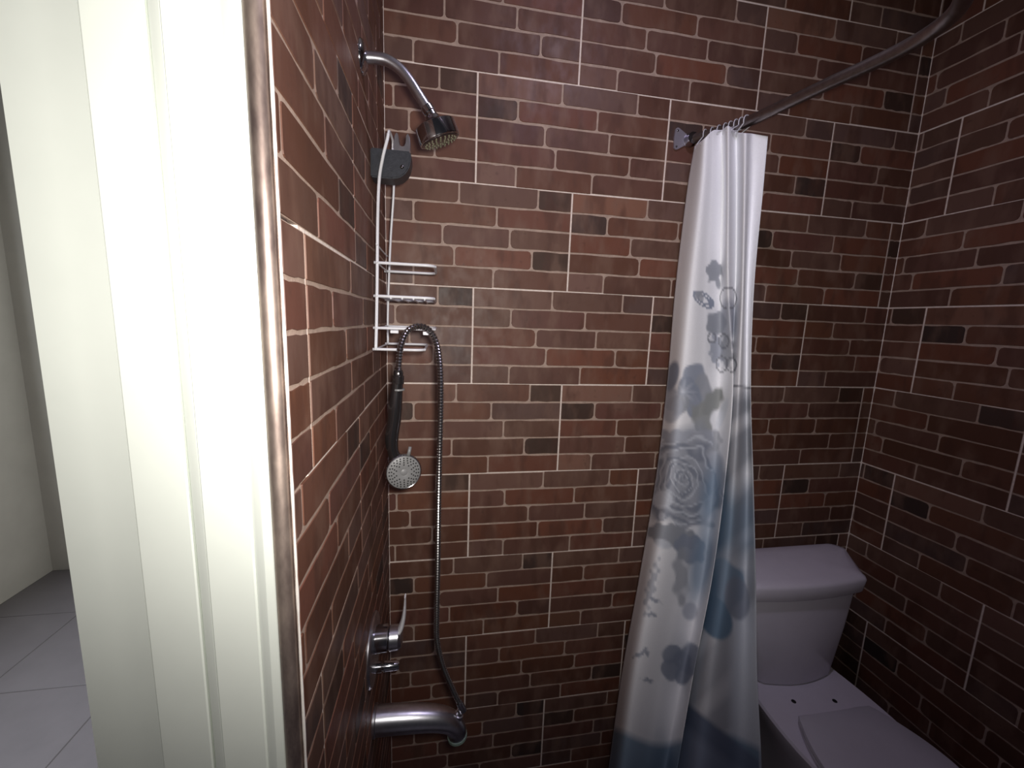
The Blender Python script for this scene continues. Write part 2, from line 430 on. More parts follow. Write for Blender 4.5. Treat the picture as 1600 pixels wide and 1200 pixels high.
# assumed window out of view to the left, added to light the grey room
wn = empty('assumed_window_1', (-2.1, .1, 1.0)); tag(wn, 'assumed window of the grey room at the left, out of view', 'assumed window', kind='structure')
for nm, a, b in (('assumed_window_frame', (-2.1, -.52, .95), (-2.07, -.45, 2.15)), ('assumed_window_frame', (-2.1, .65, .95), (-2.07, .72, 2.15)), ('assumed_window_frame', (-2.1, -.45, .95), (-2.07, .65, 1.02)), ('assumed_window_frame', (-2.1, -.45, 2.08), (-2.07, .65, 2.15))):
    bm = bmesh.new(); box(bm, a, b, .004, 1); obj(nm, bm, M['paint'], wn)
dl = bpy.data.lights.new('assumed_window_light', 'AREA'); dlo = bpy.data.objects.new('assumed_window_light', dl); COL.objects.link(dlo)  # area light standing in for daylight from that unseen window
dl.shape = 'RECTANGLE'; dl.size = 1.1; dl.size_y = 1.06; dl.energy = 46; dl.color = (.86, .92, 1.0)
dlo.location = (-2.085, .1, 1.55); dlo.rotation_euler = (0, math.radians(-90), 0)
# assumed flush ceiling lamp, unseen, added for the purplish light from above
cl = empty('assumed_ceiling_lamp', (.62, -.78, TOP)); tag(cl, 'assumed small round flush lamp on the ceiling above the shower, out of view', 'assumed lamp')
bm = bmesh.new(); lathe(bm, (.62, -.78, TOP), (0, 0, -1), [(0, 0), (0, .11), (.02, .11), (.022, .10), (.022, 0)], 32); obj('assumed_lamp_base', bm, M['ceil'], cl, auto=30)
ll = bpy.data.lights.new('assumed_lamp_light', 'AREA'); llo = bpy.data.objects.new('assumed_lamp_light', ll); COL.objects.link(llo)
ll.shape = 'DISK'; ll.size = .19; ll.energy = 5.2; ll.color = (.82, .74, 1.0); llo.location = (.62, -.78, TOP - .026)

# white painted door frame on the end of the left wall: upright boards of a stepped profile
def extrude_z(name, poly, mt, parent, z0=0.0, z1=TOP, auto=25):
    bm = bmesh.new(); prism(bm, poly, lambda a, b, d: (a, b, d), z0, z1)
    return obj(name, bm, mt, parent, auto=auto)
fr = empty('trim_1', (-0.1, -0.81, 0)); tag(fr, 'glossy white painted door frame with stepped mouldings, brightly lit', 'door frame', kind='structure')
YB = -D_LEFT + 0.03
def arc(cx, cy, r, a0, a1, n=5): return [(cx + r * math.cos(math.radians(a0 + (a1 - a0) * i / n)), cy + r * math.sin(math.radians(a0 + (a1 - a0) * i / n))) for i in range(n + 1)]
def jx(px, y): return (at(px, 600, 1, y).x, y)
back = lambda p, d: (p[0], YB + d)
def board(name, pr, d, mt=M['paint'], par=fr):
    return extrude_z(name, [back(pr[0], d)] + pr + [back(pr[-1], d)], mt, par, auto=18)
board('casing', [jx(67.5, -.7940), jx(130, -.7962), jx(160, -.7988), jx(186, -.8032), jx(188, -.8036)], 0.02)
board('casing_step', [jx(188.4, -.8036), jx(190, -.8042), jx(276, -.8060), jx(280, -.8050), jx(281.5, -.8020)], 0.012)
board('moulding', [jx(283, -.8010), jx(284, -.8040), jx(298, -.8098), jx(299.5, -.8100)], 0.004)
board('jamb', [jx(299.6, -.8098), jx(301, -.8108), jx(376, -.8088), jx(380, -.8072)], 0.0)
board('stop', [jx(380.4, -.8068), jx(393, -.8122), jx(396, -.8128), jx(410, -.8124), jx(413.5, -.8100)], 0.0)
x0_ = jx(414, -.812)[0]; x1_ = -0.0022; rb_ = (x1_ - x0_) / 2
tr = extrude_z('trim_2', [(x0_, YB)] + arc(x0_ + rb_, -0.812, rb_, 180, 360, 14) + [(x1_, YB)], M['bead'], None, auto=40)
tag(tr, 'worn dark metal rounded edge strip between door frame and tiles', 'edge trim', kind='structure')

# ------------------------------------------------------------------ shower fittings on the left wall
YP = -0.34
def fx(x, z, y=YP): return Vector((x, y, z))
# fixed shower head
sh = empty('overhead_shower', (0, YP, 2.07)); tag(sh, 'chrome fixed shower head on a bent arm, top of the left wall', 'shower head')
bm = bmesh.new(); lathe(bm, (0.0012, YP, 2.071), (1, 0, 0), [(0, 0), (0, .031), (.002, .031), (.006, .029), (.011, .018), (.012, .012), (.012, 0)], 32); obj('flange', bm, M['chrome'], sh, auto=40)
arm = spline([fx(.006, 2.071), fx(.030, 2.073), fx(.052, 2.071), fx(.076, 2.059), fx(.095, 2.040), fx(.113, 2.016), fx(.137, 1.984)], 8)
bm = bmesh.new(); tube(bm, arm, .0108, 18); obj('arm', bm, M['satin'], sh, auto=50)
ax = Vector((.37, .10, -.92)).normalized(); S = fx(.131, 1.992)
bm = bmesh.new(); lathe(bm, S + Vector((.62, 0, -.78)) * -.004, (.60, 0, -.80), [(0, 0), (0, .0125), (.001, .0135), (.012, .0135), (.013, .0125), (.014, .0115), (.022, .0115), (.022, 0)], 24); obj('collar', bm, M['chrome'], sh, auto=30)
Hd = fx(.140, 1.978)
bm = bmesh.new(); lathe(bm, Hd, ax, [(-.006, 0), (-.005, .009), (.0, .0145), (.006, .0165), (.010, .022), (.014, .034), (.015, .0400), (.017, .0425), (.044, .0440), (.047, .0435), (.048, .0415), (.046, .040), (.046, .0)], 40)
body = obj('head_body', bm, M['chrome'], sh, auto=35)
bm = bmesh.new(); lathe(bm, Hd + ax * .0455, ax, [(0, 0), (0, .0395), (.003, .039), (.0045, .036), (.0045, 0)], 36); obj('spray_face', bm, M['blackplast'], body, auto=35)
u, v = frame_of(ax); bm = bmesh.new()
for rr, n in ((.0335, 22), (.026, 16), (.018, 11), (.010, 6)):
    for k in range(n):
        a = 2 * math.pi * k / n
        lathe(bm, Hd + ax * .0495 + (u * math.cos(a) + v * math.sin(a)) * rr, ax, [(0, .0021), (.0022, .0016), (.0030, .0008), (.0030, 0)], 6)
nz = obj('spray_nozzles', bm, M['nozzle'], body, smooth=True); nz['kind'] = 'stuff'

# mixer valve with lever
vz, vc = 0.768, 0.742
va = empty('shower_valve', (0, YP, vc)); tag(va, 'chrome mixer valve with round wall plate and upright lever', 'valve')
bm = bmesh.new(); lathe(bm, (0.0012, YP, vc), (1, 0, 0), [(0, 0), (0, .084), (.003, .084), (.007, .081), (.009, .070), (.0095, 0)], 48); obj('wall_plate', bm, M['satin'], va, auto=30)
bm = bmesh.new(); lathe(bm, (0.009, YP, vz), (1, 0, 0), [(0, 0), (0, .031), (.002, .0325), (.030, .0315), (.032, .029), (.033, .0)], 32); obj('valve_sleeve', bm, M['chrome'], va, auto=30)
bm = bmesh.new(); lathe(bm, (0.043, YP, vz), (1, 0, 0), [(0, 0), (0, .028), (.002, .030), (.022, .029), (.029, .024), (.032, .014), (.033, 0)], 32); hub = obj('lever_hub', bm, M['satin'], va, auto=30)
bm = bmesh.new(); lv = spline([(.060, vz + .012), (.070, vz + .026), (.0765, vz + .05), (.0800, vz + .08), (.0815, vz + .112)], 6); rings = []
for i, q in enumerate(lv):
    t = i / (len(lv) - 1); hw = .020 * (1 - t) + .010 * t; th = .0100 * (1 - t) + .0024 * t
    rings.append([Vector((q[0] + th * math.cos(a) * 0.9, YP + hw * math.sin(a), q[1])) for a in [2 * math.pi * k / 16 for k in range(16)]])
loft(bm, rings); obj('lever', bm, M['bright'], va, auto=40)
bm = bmesh.new(); lathe(bm, (0.008, YP, .688), (1, 0, 0), [(0, 0), (0, .0135), (.016, .0135), (.017, .0095), (.020, .0095), (.021, .0125), (.054, .0115), (.058, .0095), (.0585, 0)], 24); obj('diverter_knob', bm, M['chrome'], va, auto=30)

# tub spout
sp = empty('tub_spout', (0, YP, .53)); tag(sp, 'satin chrome tub spout low on the left wall', 'spout')
path = spline([fx(.0012, .533), fx(.06, .530), (.12, YP, .524), (.165, YP, .515), (.196, YP, .500), (.212, YP, .478), (.216, YP, .455)], 8)
nP = len(path); rad = [np.interp(i / (nP - 1), [0, .25, .5, .7, .85, 1], [.0345, .0335, .0305, .0275, .0255, .0245]) for i in range(nP)]
bm = bmesh.new(); tube(bm, path, rad, 28, caps=True); obj('spout_body', bm, M['satin'], sp, auto=50)
bm = bmesh.new(); lathe(bm, (0.0012, YP, .533), (1, 0, 0), [(0, 0), (0, .0375), (.006, .0375), (.008, .0352), (.009, 0)], 32); obj('wall_ring', bm, M['satin'], sp, auto=30)
bm = bmesh.new(); lathe(bm, path[-1] + Vector((-.0006, 0, .003)), (.12, 0, -1), [(0, 0), (0, .0262), (.007, .0262), (.009, .022), (.009, 0)], 28); obj('outlet_rim', bm, M['lime'], sp, auto=30)
bm = bmesh.new(); lathe(bm, (.214, YP, .500), (.25, -.05, 1), [(0, 0), (0, .012), (.022, .012), (.023, .009), (.032, .009), (.033, 0)], 20); obj('hose_connector', bm, M['satin'], sp, auto=30)

# hand shower holder
ho = empty('hand_shower_holder', (0, -.225, 1.90)); tag(ho, 'dark grey wall holder with an empty chrome fork under the shower head', 'shower holder')
yh0, yh1 = -.252, -.200
poly = [(.0012, 1.9385), (.090, 1.9385)] + [(.0915, 1.930), (.0905, 1.915), (.086, 1.900), (.077, 1.887), (.064, 1.8785), (.048, 1.8755), (.0012, 1.8755)]
bm = bmesh.new(); prism(bm, poly, lambda a, b, d: (a, d, b), yh0, yh1); bmesh.ops.bevel(bm, geom=[e for e in bm.edges], offset=.003, segments=2, affect='EDGES'); obj('bracket', bm, M['darkplast'], ho, auto=40)
U_ = [(.053, 1.938), (.087, 1.938), (.0885, 1.950), (.088, 1.972), (.0835, 1.9795), (.0795, 1.974), (.0795, 1.957), (.0765, 1.9505), (.071, 1.9485), (.0655, 1.9505), (.0625, 1.957), (.0625, 1.974), (.0585, 1.9795), (.054, 1.972), (.0515, 1.950)]
bm = bmesh.new(); prism(bm, U_, lambda a, b, d: (a, d, b), -.243, -.212); bmesh.ops.bevel(bm, geom=[e for e in bm.edges], offset=.0012, segments=2, affect='EDGES'); obj('fork', bm, M['satin'], ho, auto=40)
bm = bmesh.new(); lathe(bm, (.071, -.2525, 1.903), (0, -1, 0), [(0, 0), (0, .0045), (.0012, .004), (.0014, 0)], 14); obj('screw_cap', bm, M['blackplast'], ho, smooth=True)

# white wire caddy hanging beside it
cy_ = empty('shower_caddy', (.03, -.23, 1.49)); tag(cy_, 'white wire shower caddy hanging in the corner, empty shelves', 'shower caddy')
def wire(name, pts, r=.0022, n=8, parent=cy_, sm=6):
    bm = bmesh.new(); tube(bm, spline(pts, sm) if sm else pts, r, n); return obj(name, bm, M['wire'], parent, smooth=True)
fr_top = [(.042, -.258, 1.968), (.040, -.260, 1.955), (.030, -.262, 1.915)]
front_rail = fr_top + [(.022, -.268, 1.86), (.020, -.285, 1.76), (.020, -.300, 1.66), (.020, -.318, 1.56), (.020, -.336, 1.488)]
back_rail = [(.044, -.190, 1.965), (.043, -.165, 1.92), (.040, -.145, 1.87), (.030, -.126, 1.77), (.024, -.125, 1.66), (.020, -.125, 1.56), (.020, -.128, 1.488)]
wire('upright', front_rail, .0036); wire('upright', back_rail, .0030)
wire('hanging_loop', [(.042, -.258, 1.967), (.043, -.252, 1.976), (.044, -.225, 1.979), (.045, -.198, 1.976), (.044, -.190, 1.965)], .0028)
def shelf_loop(name, z, tip, yf, yb, r=.0024, x0=.013):
    c = .022
    pts = [(x0, yf, z), (tip - c - .02, yf, z), (tip - c, yf, z)] + [(tip - c + c * math.sin(a), yf + c - c * math.cos(a), z) for a in [math.pi / 8 * i for i in range(1, 5)]]
    pts += [(tip, (yf + yb) / 2, z)] + [(tip - c + c * math.cos(a), yb - c + c * math.sin(a), z) for a in [math.pi / 8 * i for i in range(0, 5)]] + [(tip - c - .02, yb, z), (x0, yb, z)]
    return wire(name, pts, r, 8, cy_, 4)
shelf_loop('shelf_rail', 1.681, .148, -.298, -.127, .0034)
shelf_loop('shelf_rail', 1.607, .146, -.308, -.127, .0034)
shelf_loop('shelf_rail', 1.536, .148, -.322, -.127, .0032)
shelf_loop('shelf_rail', 1.489, .126, -.334, -.127, .0032)
for z, ys in ((1.681, -.298), (1.607, -.308), (1.536, -.322), (1.489, -.334), (1.72, -.292)):
    wire('back_bar', [(.020, ys - .012, z), (.0195, (ys - .127) / 2, z), (.020, -.118, z)], .0020)
for k in range(4):
    x = .050 + k * .025
    wire('shelf_wire', [(x, -.312, 1.6030), (x, -.22, 1.6025), (x, -.127, 1.6030)], .0020, 6)
bm = bmesh.new(); box(bm, (.050, -.326, 1.525), (.068, -.318, 1.532), .001, 1); obj('hook_clip', bm, M['wire'], cy_)
bm = bmesh.new(); box(bm, (.122, -.326, 1.523), (.140, -.318, 1.531), .001, 1); obj('hook_clip', bm, M['wire'], cy_)

# hand shower hanging from its hose, and the hose looped over the caddy
hs = empty('hand_shower', (.085, -.375, 1.18)); tag(hs, 'chrome hand shower with round grey face hanging upside down', 'hand shower')
YH = -.372
def hp(px, py, y=YH): return at(px, py, 1, y)
top = hp(622.5, 588); 
hpath = spline([hp(622, 590), hp(619, 620), hp(616, 655), hp(612, 685), hp(614, 705), hp(620, 722, YH + .004)], 6)
nP = len(hpath); rad = [np.interp(i / (nP - 1), [0, .12, .3, .6, .8, 1], [.0115, .0125, .0150, .0150, .0125, .0150]) for i in range(nP)]
bm = bmesh.new(); tube(bm, hpath, rad, 20); obj('handle', bm, M['blackplast'], hs, auto=50)
bm = bmesh.new(); lathe(bm, hp(622.5, 578), (hp(622, 612) - hp(622.5, 578)), [(0, 0), (0, .0085), (.004, .0105), (.012, .0105), (.013, .0125), (.030, .0125), (.031, .0112), (.032, 0)], 22); nut = obj('hose_nut', bm, M['blackplast'], hs, auto=30)
bm = bmesh.new(); lathe(bm, hp(622.2, 607), (hp(622, 640) - hp(622.2, 607)), [(0, 0), (0, .0135), (.0035, .0138), (.004, 0)], 22); obj('seal_ring', bm, M['greyface'], hs, auto=30)
bm = bmesh.new(); lathe(bm, hp(622.4, 590), (hp(622, 640) - hp(622.4, 590)), [(0, 0), (0, .0112), (.0025, .0115), (.003, 0)], 22); obj('seal_ring', bm, M['greyface'], hs, auto=30)
fc = hp(630.5, 737, YH - .006); fax = Vector((.26, -.95, .06)).normalized()
bm = bmesh.new(); lathe(bm, fc, fax, [(-.030, 0), (-.029, .012), (-.024, .026), (-.015, .0375), (-.004, .0405), (.002, .0405), (.0045, .0385), (.0035, .0365), (.0035, 0)], 40); hb = obj('head_body', bm, M['chrome'], hs, auto=35)
bm = bmesh.new(); lathe(bm, fc + fax * .003, fax, [(0, 0), (0, .0372), (.002, .0370), (.0035, .0345), (.0040, .010), (.0034, .0075), (.0046, .0050), (.0048, 0)], 40); obj('spray_face', bm, M['greyface'], hb, auto=35)
u, v = frame_of(fax); bm = bmesh.new()
for rr, n in ((.0325, 26), (.0275, 22), (.0225, 16), (.0175, 10)):
    for k in range(n):
        a = 2 * math.pi * (k + .5 * (n % 4 == 2)) / n
        lathe(bm, fc + fax * .0062 + (u * math.cos(a) + v * math.sin(a)) * rr, fax, [(0, .0018), (.0010, .0017), (.0011, 0)], 7)
nz = obj('spray_nozzles', bm, M['hole'], hb); nz['kind'] = 'stuff'
sel = hp(639, 704, YH - .012)
bm = bmesh.new(); tube(bm, [hp(641, 698, YH - .008), hp(638, 712, YH - .012)], [.0035, .0042], 10); obj('mode_tab', bm, M['greyface'], hb, smooth=True)

hpx = [(622.5, 582, YH), (624, 560, YH), (627, 538, YH), (637, 517, YH + .004), (655, 509.5, YH + .008), (672, 517, YH + .006), (683, 540, YH), (688, 580, YH - .004), (688.5, 640, YH - .006), (686.5, 720, YH - .006), (685, 800, YH - .004), (684, 880, YH), (682.5, 960, YH + .006), (683, 1000, YH + .010), (692, 1040, YH + .016), (708, 1078, YH + .024), (721, 1105, YH + .030)]
hpts = resample(spline([at(a, b, 1, y) for a, b, y in hpx], 10), .0034)
bm = bmesh.new(); tube(bm, hpts, [.0072 if i % 2 else .0054 for i in range(len(hpts))], 20); hz = obj('shower_hose', bm, M['hose'], None, auto=24)
tag(hz, 'ribbed steel shower hose looped over the caddy down to the spout', 'hose')
bm = bmesh.new(); lathe(bm, hpts[-1], (hpts[-1] - hpts[-6]), [(-.020, 0), (-.020, .0080), (-.002, .0100), (.012, .0100), (.013, 0)], 18); obj('end_nut', bm, M['satin'], hz, auto=30)

# ------------------------------------------------------------------ curtain rod, rings, curtain
rod_pts = [(.930, -.004, 2.147), (.955, -.040, 2.147), (.985, -.085, 2.147), (1.018, -.153, 2.147), (1.044, -.26, 2.147), (1.068, -.363, 2.147), (1.086, -.43, 2.147), (1.098, -.49, 2.147), (1.098, -.54, 2.147), (1.084, -.585, 2.147), (1.052, -.622, 2.147), (1.00, -.652, 2.147), (.90, -.685, 2.147), (.60, -.715, 2.147), (.30, -.725, 2.147), (.004, -.728, 2.147)]
RODP = spline(rod_pts, 8)
rd = empty('curtain_rod', (.93, 0, 2.147)); tag(rd, 'curved brushed metal shower curtain rod fixed to the back wall', 'curtain rod')
bm = bmesh.new(); tube(bm, RODP, .0145, 20); obj('tube', bm, M['rod'], rd, auto=50)
def flange(c, N, U):
    c = Vector(c); N = Vector(N); U = Vector(U); V = Vector((0, 0, 1)); bm = bmesh.new()
    poly = [(-.052, .028), (-.046, .032), (-.040, .031), (-.016, .017), (0, .018), (.016, .012), (.018, 0), (.016, -.012), (0, -.018), (-.016, -.017), (-.040, -.031), (-.046, -.032), (-.052, -.028), (-.0545, 0)]
    prism(bm, poly, lambda a, b, d: c + U * a + V * b + N * d, .0016, .0066)
    f = obj('wall_flange', bm, M['plate'], rd, auto=30)
    for s in (-1, 1):
        bm = bmesh.new(); lathe(bm, c + U * -.045 + V * (s * .023) + N * .0062, N, [(0, 0), (0, .0036), (.0012, .003), (.0016, 0)], 12); obj('screw', bm, M['blackplast'], f, smooth=True)
    bm = bmesh.new(); lathe(bm, c + N * .005, N, [(0, 0), (0, .0215), (.004, .0215), (.010, .0185), (.020, .0175), (.0205, 0)], 28); obj('socket', bm, M['chrome'], f, auto=30)
flange((.932, 0, 2.147), (0, -1, 0), (1, 0, 0)); flange((0, -.728, 2.147), (1, 0, 0), (0, 1, 0))

# curtain: columns of folds given at several heights, smoothed both ways
ROWS = [212, 300, 450, 600, 750, 900, 1050, 1200]
TOPY = [229, 217, 204, 203, 197, 206, 208, 209, 213]
PX = [[1085, 1100, 1114, 1128, 1138, 1150, 1164, 1176, 1200],
      [1073, 1094, 1112, 1130, 1138, 1151, 1163, 1175, 1192],
      [1055, 1078, 1103, 1126, 1138, 1149, 1160, 1168, 1178],
      [1042, 1064, 1098, 1124, 1145, 1141, 1154, 1166, 1173],
      [1024, 1047, 1085, 1115, 1133, 1127, 1146, 1166, 1177],
      [999, 1021, 1065, 1098, 1113, 1107, 1134, 1162, 1181],
      [972, 992, 1035, 1068, 1084, 1078, 1112, 1156, 1183],
      [951, 970, 1010, 1040, 1058, 1052, 1096, 1150, 1190]]
YL = [-.085, -.09, -.11, -.13, -.15, -.17, -.19, -.21]
YR = [-.185, -.19, -.21, -.24, -.27, -.30, -.34, -.38]
FOLD = [.06, -.026, -.006, .022, -.030, .030, -.026, .014, -.006]
KEY = []
for r in range(8):
    row = []
    for c in range(9):
        t = c / 8; y = YL[r] + (YR[r] - YL[r]) * t + FOLD[c] * (0.75 if r == 0 else 1.0 + .06 * r)
        row.append(np.array(at(PX[r][c], TOPY[c] if r == 0 else ROWS[r], 1, y)))
    KEY.append(row)
last = []
for c in range(9):
    a, b = KEY[-2][c], KEY[-1][c]; t = max(0.02, (b[2] - .035)) / (a[2] - b[2]); last.append(b + (b - a) * t * np.array([.8, .5, 1]))
KEY.append(last); KEY = np.array(KEY)
def cr(P, n):
    P = np.concatenate([[2 * P[0] - P[1]], P, [2 * P[-1] - P[-2]]]); out = []
    for i in range(1, len(P) - 2):
        a, b, c, d = P[i - 1], P[i], P[i + 1], P[i + 2]
        for k in range(n):
            t = k / n; out.append(.5 * (2 * b + (c - a) * t + (2 * a - 5 * b + 4 * c - d) * t * t + (3 * b - a - 3 * c + d) * t ** 3))
    out.append(P[-2]); return np.array(out)
G = cr(KEY, 48); G = cr(np.swapaxes(G, 0, 1), 16)            # columns x rows x 3
NC, NR = G.shape[:2]
VV = G.reshape(-1, 3)
cc = (VV - CAM) @ RM.T
qx = 800 + F_PX * cc[:, 0] / cc[:, 2]; qy = 600 + F_PX * cc[:, 1] / cc[:, 2]
ci = np.repeat(np.arange(NC), NR) / (NC - 1)                 # 0..1 across the cloth
# printed flowers: soft grey-blue shapes on off-white cloth
nr = np.random.default_rng(3)
col = np.ones((len(VV), 3)) * np.array(srgb(248, 249, 252)[:3])
def blend(mask, c):
    global col
    mask = np.clip(mask, 0, 1)[:, None]; col = col * (1 - mask) + np.array(srgb(*c)[:3]) * mask
def sm(d, w=2.0): return np.clip(.5 - d / w, 0, 1)
def ell(cx, cy, rx, ry, rot=0):
    a = math.radians(rot); dx, dy = qx - cx, qy - cy
    x = dx * math.cos(a) + dy * math.sin(a); y = -dx * math.sin(a) + dy * math.cos(a)
    return (np.sqrt((x / rx) ** 2 + (y / ry) ** 2) - 1) * min(rx, ry)
def wob(f, ph, amp): return amp * np.sin(qx * f + ph) * np.cos(qy * f * .8 + ph * 1.7)
G1, G2, G3, G4, B1, B2, LT, OL = (166, 170, 178), (184, 189, 200), (150, 158, 174), (160, 163, 162), (144, 165, 186), (122, 148, 172), (222, 227, 235), (136, 138, 146)
front = ci < .545; back = ~front
def flower(cx, cy, R, n, c, c2, ph=0, k=1.0, where=None, asp=1.15):
    w_ = where if where is not None else np.ones(len(qx), bool)
    for i in range(n):
        a = ph + 2 * math.pi * i / n
        d = ell(cx + R * .55 * math.cos(a), cy + R * .55 * asp * math.sin(a), R * .52, R * .40 * asp, math.degrees(a))
        blend(sm(d + wob(.23, i, 1.2), 2.5) * k * w_, c if i % 2 else c2)
        blend((np.abs(d) < .9) * .35 * w_, OL)
    blend(sm(ell(cx, cy, R * .22, R * .24), 6) * .8 * w_, LT)
def fbm(f, seed):
    r_ = random.Random(seed); v = 0
    for o in range(4):
        k = f * 1.8 ** o
        for _ in range(2):
            t = r_.uniform(0, 6.28); v = v + np.sin((qx * math.cos(t) + qy * math.sin(t)) * k + r_.uniform(0, 6.28)) / 1.7 ** o
    return v
def rose(cx, cy, R, asp, where):
    wx, wy = 5 * fbm(.05, 1), 5 * fbm(.05, 2)
    dx, dy = (qx + wx - cx), (qy + wy - cy) / asp
    r = np.sqrt(dx * dx + dy * dy); th = np.arctan2(dy, dx)
    m_ = sm(r - R * (1 + .10 * np.sin(5 * th + 1) + .05 * np.sin(9 * th)), 5) * where
    blend(m_, (176, 180, 190))
    k = 2 * math.pi / 15
    sw = np.sin(r * k + 1.0 * th + 2.4 * np.sin(1.5 * th + r * .09) + .8 * fbm(.06, 3)) * .5 + .5
    blend(m_ * np.clip(sw * 2 - .8, 0, 1) * .8, (140, 146, 160))
    sw2 = np.sin(r * k * 1.3 - th + 2.0 * fbm(.05, 4)) * .5 + .5
    blend(m_ * np.clip(sw2 * 4 - 3, 0, 1) * .7, LT)
# upper sprays
blend(sm(ell(1116, 424, 13, 17, 10) + wob(.35, 1, 3), 2) * front, G1)
blend(sm(ell(1122, 443, 4, 9, -10), 2) * front, G1)
for dd in (0, 1):
    blend((np.abs(ell(1099, 468, 17 - 6 * dd, 9 - 4 * dd, 35)) < 1.3) * 1.0 * front, G3)
blend(sm(ell(1092, 462, 8, 8, 20) + wob(.4, 2, 2), 2) * .8 * front, G1)
blend(sm(ell(1119, 505, 16, 18) + wob(.3, 3, 2), 2.5), G1)
blend(sm(ell(1138, 500, 13, 32), 5) * .8, G2)
blend(sm(ell(1120, 545, 11, 24) + wob(.4, 5, 3), 2.5), G2)
blend(sm(ell(1136, 548, 10, 26) + wob(.4, 6, 3), 3) * .8, G1)
for cx, cy, r_ in ((1128, 569, 9), (1138, 466, 13), (1112, 528, 6), (1131, 533, 8), (1143, 570, 8)):
    blend((np.abs(ell(cx, cy, r_, r_ * 1.3)) < 1.1) * .8, OL)
for cx, cy, rx, ry, ro, c_ in ((1084, 590, 19, 23, 8, G3), (1099, 610, 13, 26, -14, G1), (1083, 628, 13, 24, 6, G3), (1064, 630, 12, 20, 12, G1), (1049, 622, 11, 20, -6, G2), (1072, 604, 14, 16, 0, G3)):
    blend(sm(ell(cx, cy, rx, ry, ro) + wob(.17, cx, 2.2), 3) * .92 * front, c_)
for a in range(0, 360, 40):
    blend(sm(ell(1067 + 9 * math.cos(math.radians(a)), 612 + 9 * math.sin(math.radians(a)), 9, 2.0, a), 3) * .38 * front, LT)
blend(sm(ell(1050, 588, 10, 24, 15), 3) * front, G3)
blend(sm(ell(1112, 628, 26, 13, -52) + wob(.3, 4, 2), 3) * front, G4)
blend(sm(ell(1096, 655, 14, 26, -20) + wob(.3, 5, 2), 3) * .9 * front, G4)
blend(sm(ell(1128, 648, 6, 26, 20), 3) * .7 * front, LT)
blend(sm(ell(1052, 640, 14, 22, 20), 3) * .8 * front, G2)
blend(sm(ell(1070, 745, 62, 82) + 6 * fbm(.04, 8), 12) * .75 * front, (166, 172, 184))
blend(sm(ell(1062, 683, 46, 11, 4) + wob(.3, 8, 3), 4) * front, G2)
blend(sm(ell(1105, 690, 22, 18, -30) + wob(.3, 8, 3), 4) * .8 * front, G1)
rose(1066, 755, 60, 1.25, front)
blend(sm(ell(1036, 780, 15, 14), 3) * .8 * front, LT)
blend(sm(ell(1106, 790, 9, 20, 30), 3) * .8 * front, LT)
blend(sm(ell(1050, 838, 42, 18, 12) + wob(.3, 1, 3), 4) * front, G1)
blend(sm(ell(1078, 858, 26, 22, 30) + wob(.3, 2, 3), 4) * .9 * front, G3)
blend(sm(ell(1036, 850, 14, 7, 20), 3) * .8 * front, LT)
# teal leaves at the right of the front fold
blend(sm(ell(1112, 775, 16, 48, 8), 16) * .8 * front, B1)
blend(sm(ell(1098, 880, 18, 60, 12), 14) * .75 * front, B1)
blend(sm(ell(1064, 900, 11, 40, 0) + wob(.2, 2, 4), 5) * .8 * front, G1)
blend(sm(ell(1078, 955, 12, 14), 4) * .85 * front, G2)
blend(sm(ell(1018, 915, 6, 34, 14) + wob(.4, 4, 4), 3) * .55 * front, G3)
for cx, cy, rx, ry, ro in ((1050, 1022, 16, 15, 0), (1048, 1046, 15, 17, 10), (1068, 1054, 14, 16, 0), (1078, 1030, 16, 26, 0), (1066, 1032, 14, 16, 0)):
    blend(sm(ell(cx, cy, rx, ry, ro) + wob(.2, cx, 1.8), 3) * .9 * front, G3)
for cx, cy, a in ((1024, 938, 30), (998, 1023, -30), (1013, 1063, 10), (1010, 1018, 60), (1018, 960, 10)):
    blend(sm(ell(cx, cy, 8, 3, a) + wob(.6, cx, 1.5), 2) * .8 * front, G3)
# the layer behind
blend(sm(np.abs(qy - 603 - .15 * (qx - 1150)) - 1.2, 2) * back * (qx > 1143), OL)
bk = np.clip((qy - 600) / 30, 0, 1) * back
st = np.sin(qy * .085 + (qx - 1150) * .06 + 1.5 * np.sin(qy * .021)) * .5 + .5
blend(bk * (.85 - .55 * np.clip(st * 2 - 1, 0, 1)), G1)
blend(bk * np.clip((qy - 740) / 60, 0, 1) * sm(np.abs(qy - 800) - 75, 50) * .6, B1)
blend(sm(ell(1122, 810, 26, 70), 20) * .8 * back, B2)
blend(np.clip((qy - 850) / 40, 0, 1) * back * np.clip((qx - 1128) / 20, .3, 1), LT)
blend(sm(ell(1130, 920, 34, 46, 12) + wob(.12, 2, 5), 6) * back, B1)
blend(sm(ell(1118, 965, 24, 36, -24), 4) * back, B2)
blend(sm(ell(1105, 930, 16, 40, 10), 8) * .8 * back, B2)
blend(sm(ell(1152, 935, 20, 34, -8), 4) * .85 * back, G3)
blend(sm(ell(1176, 900, 9, 44), 4) * .7 * back, G1)
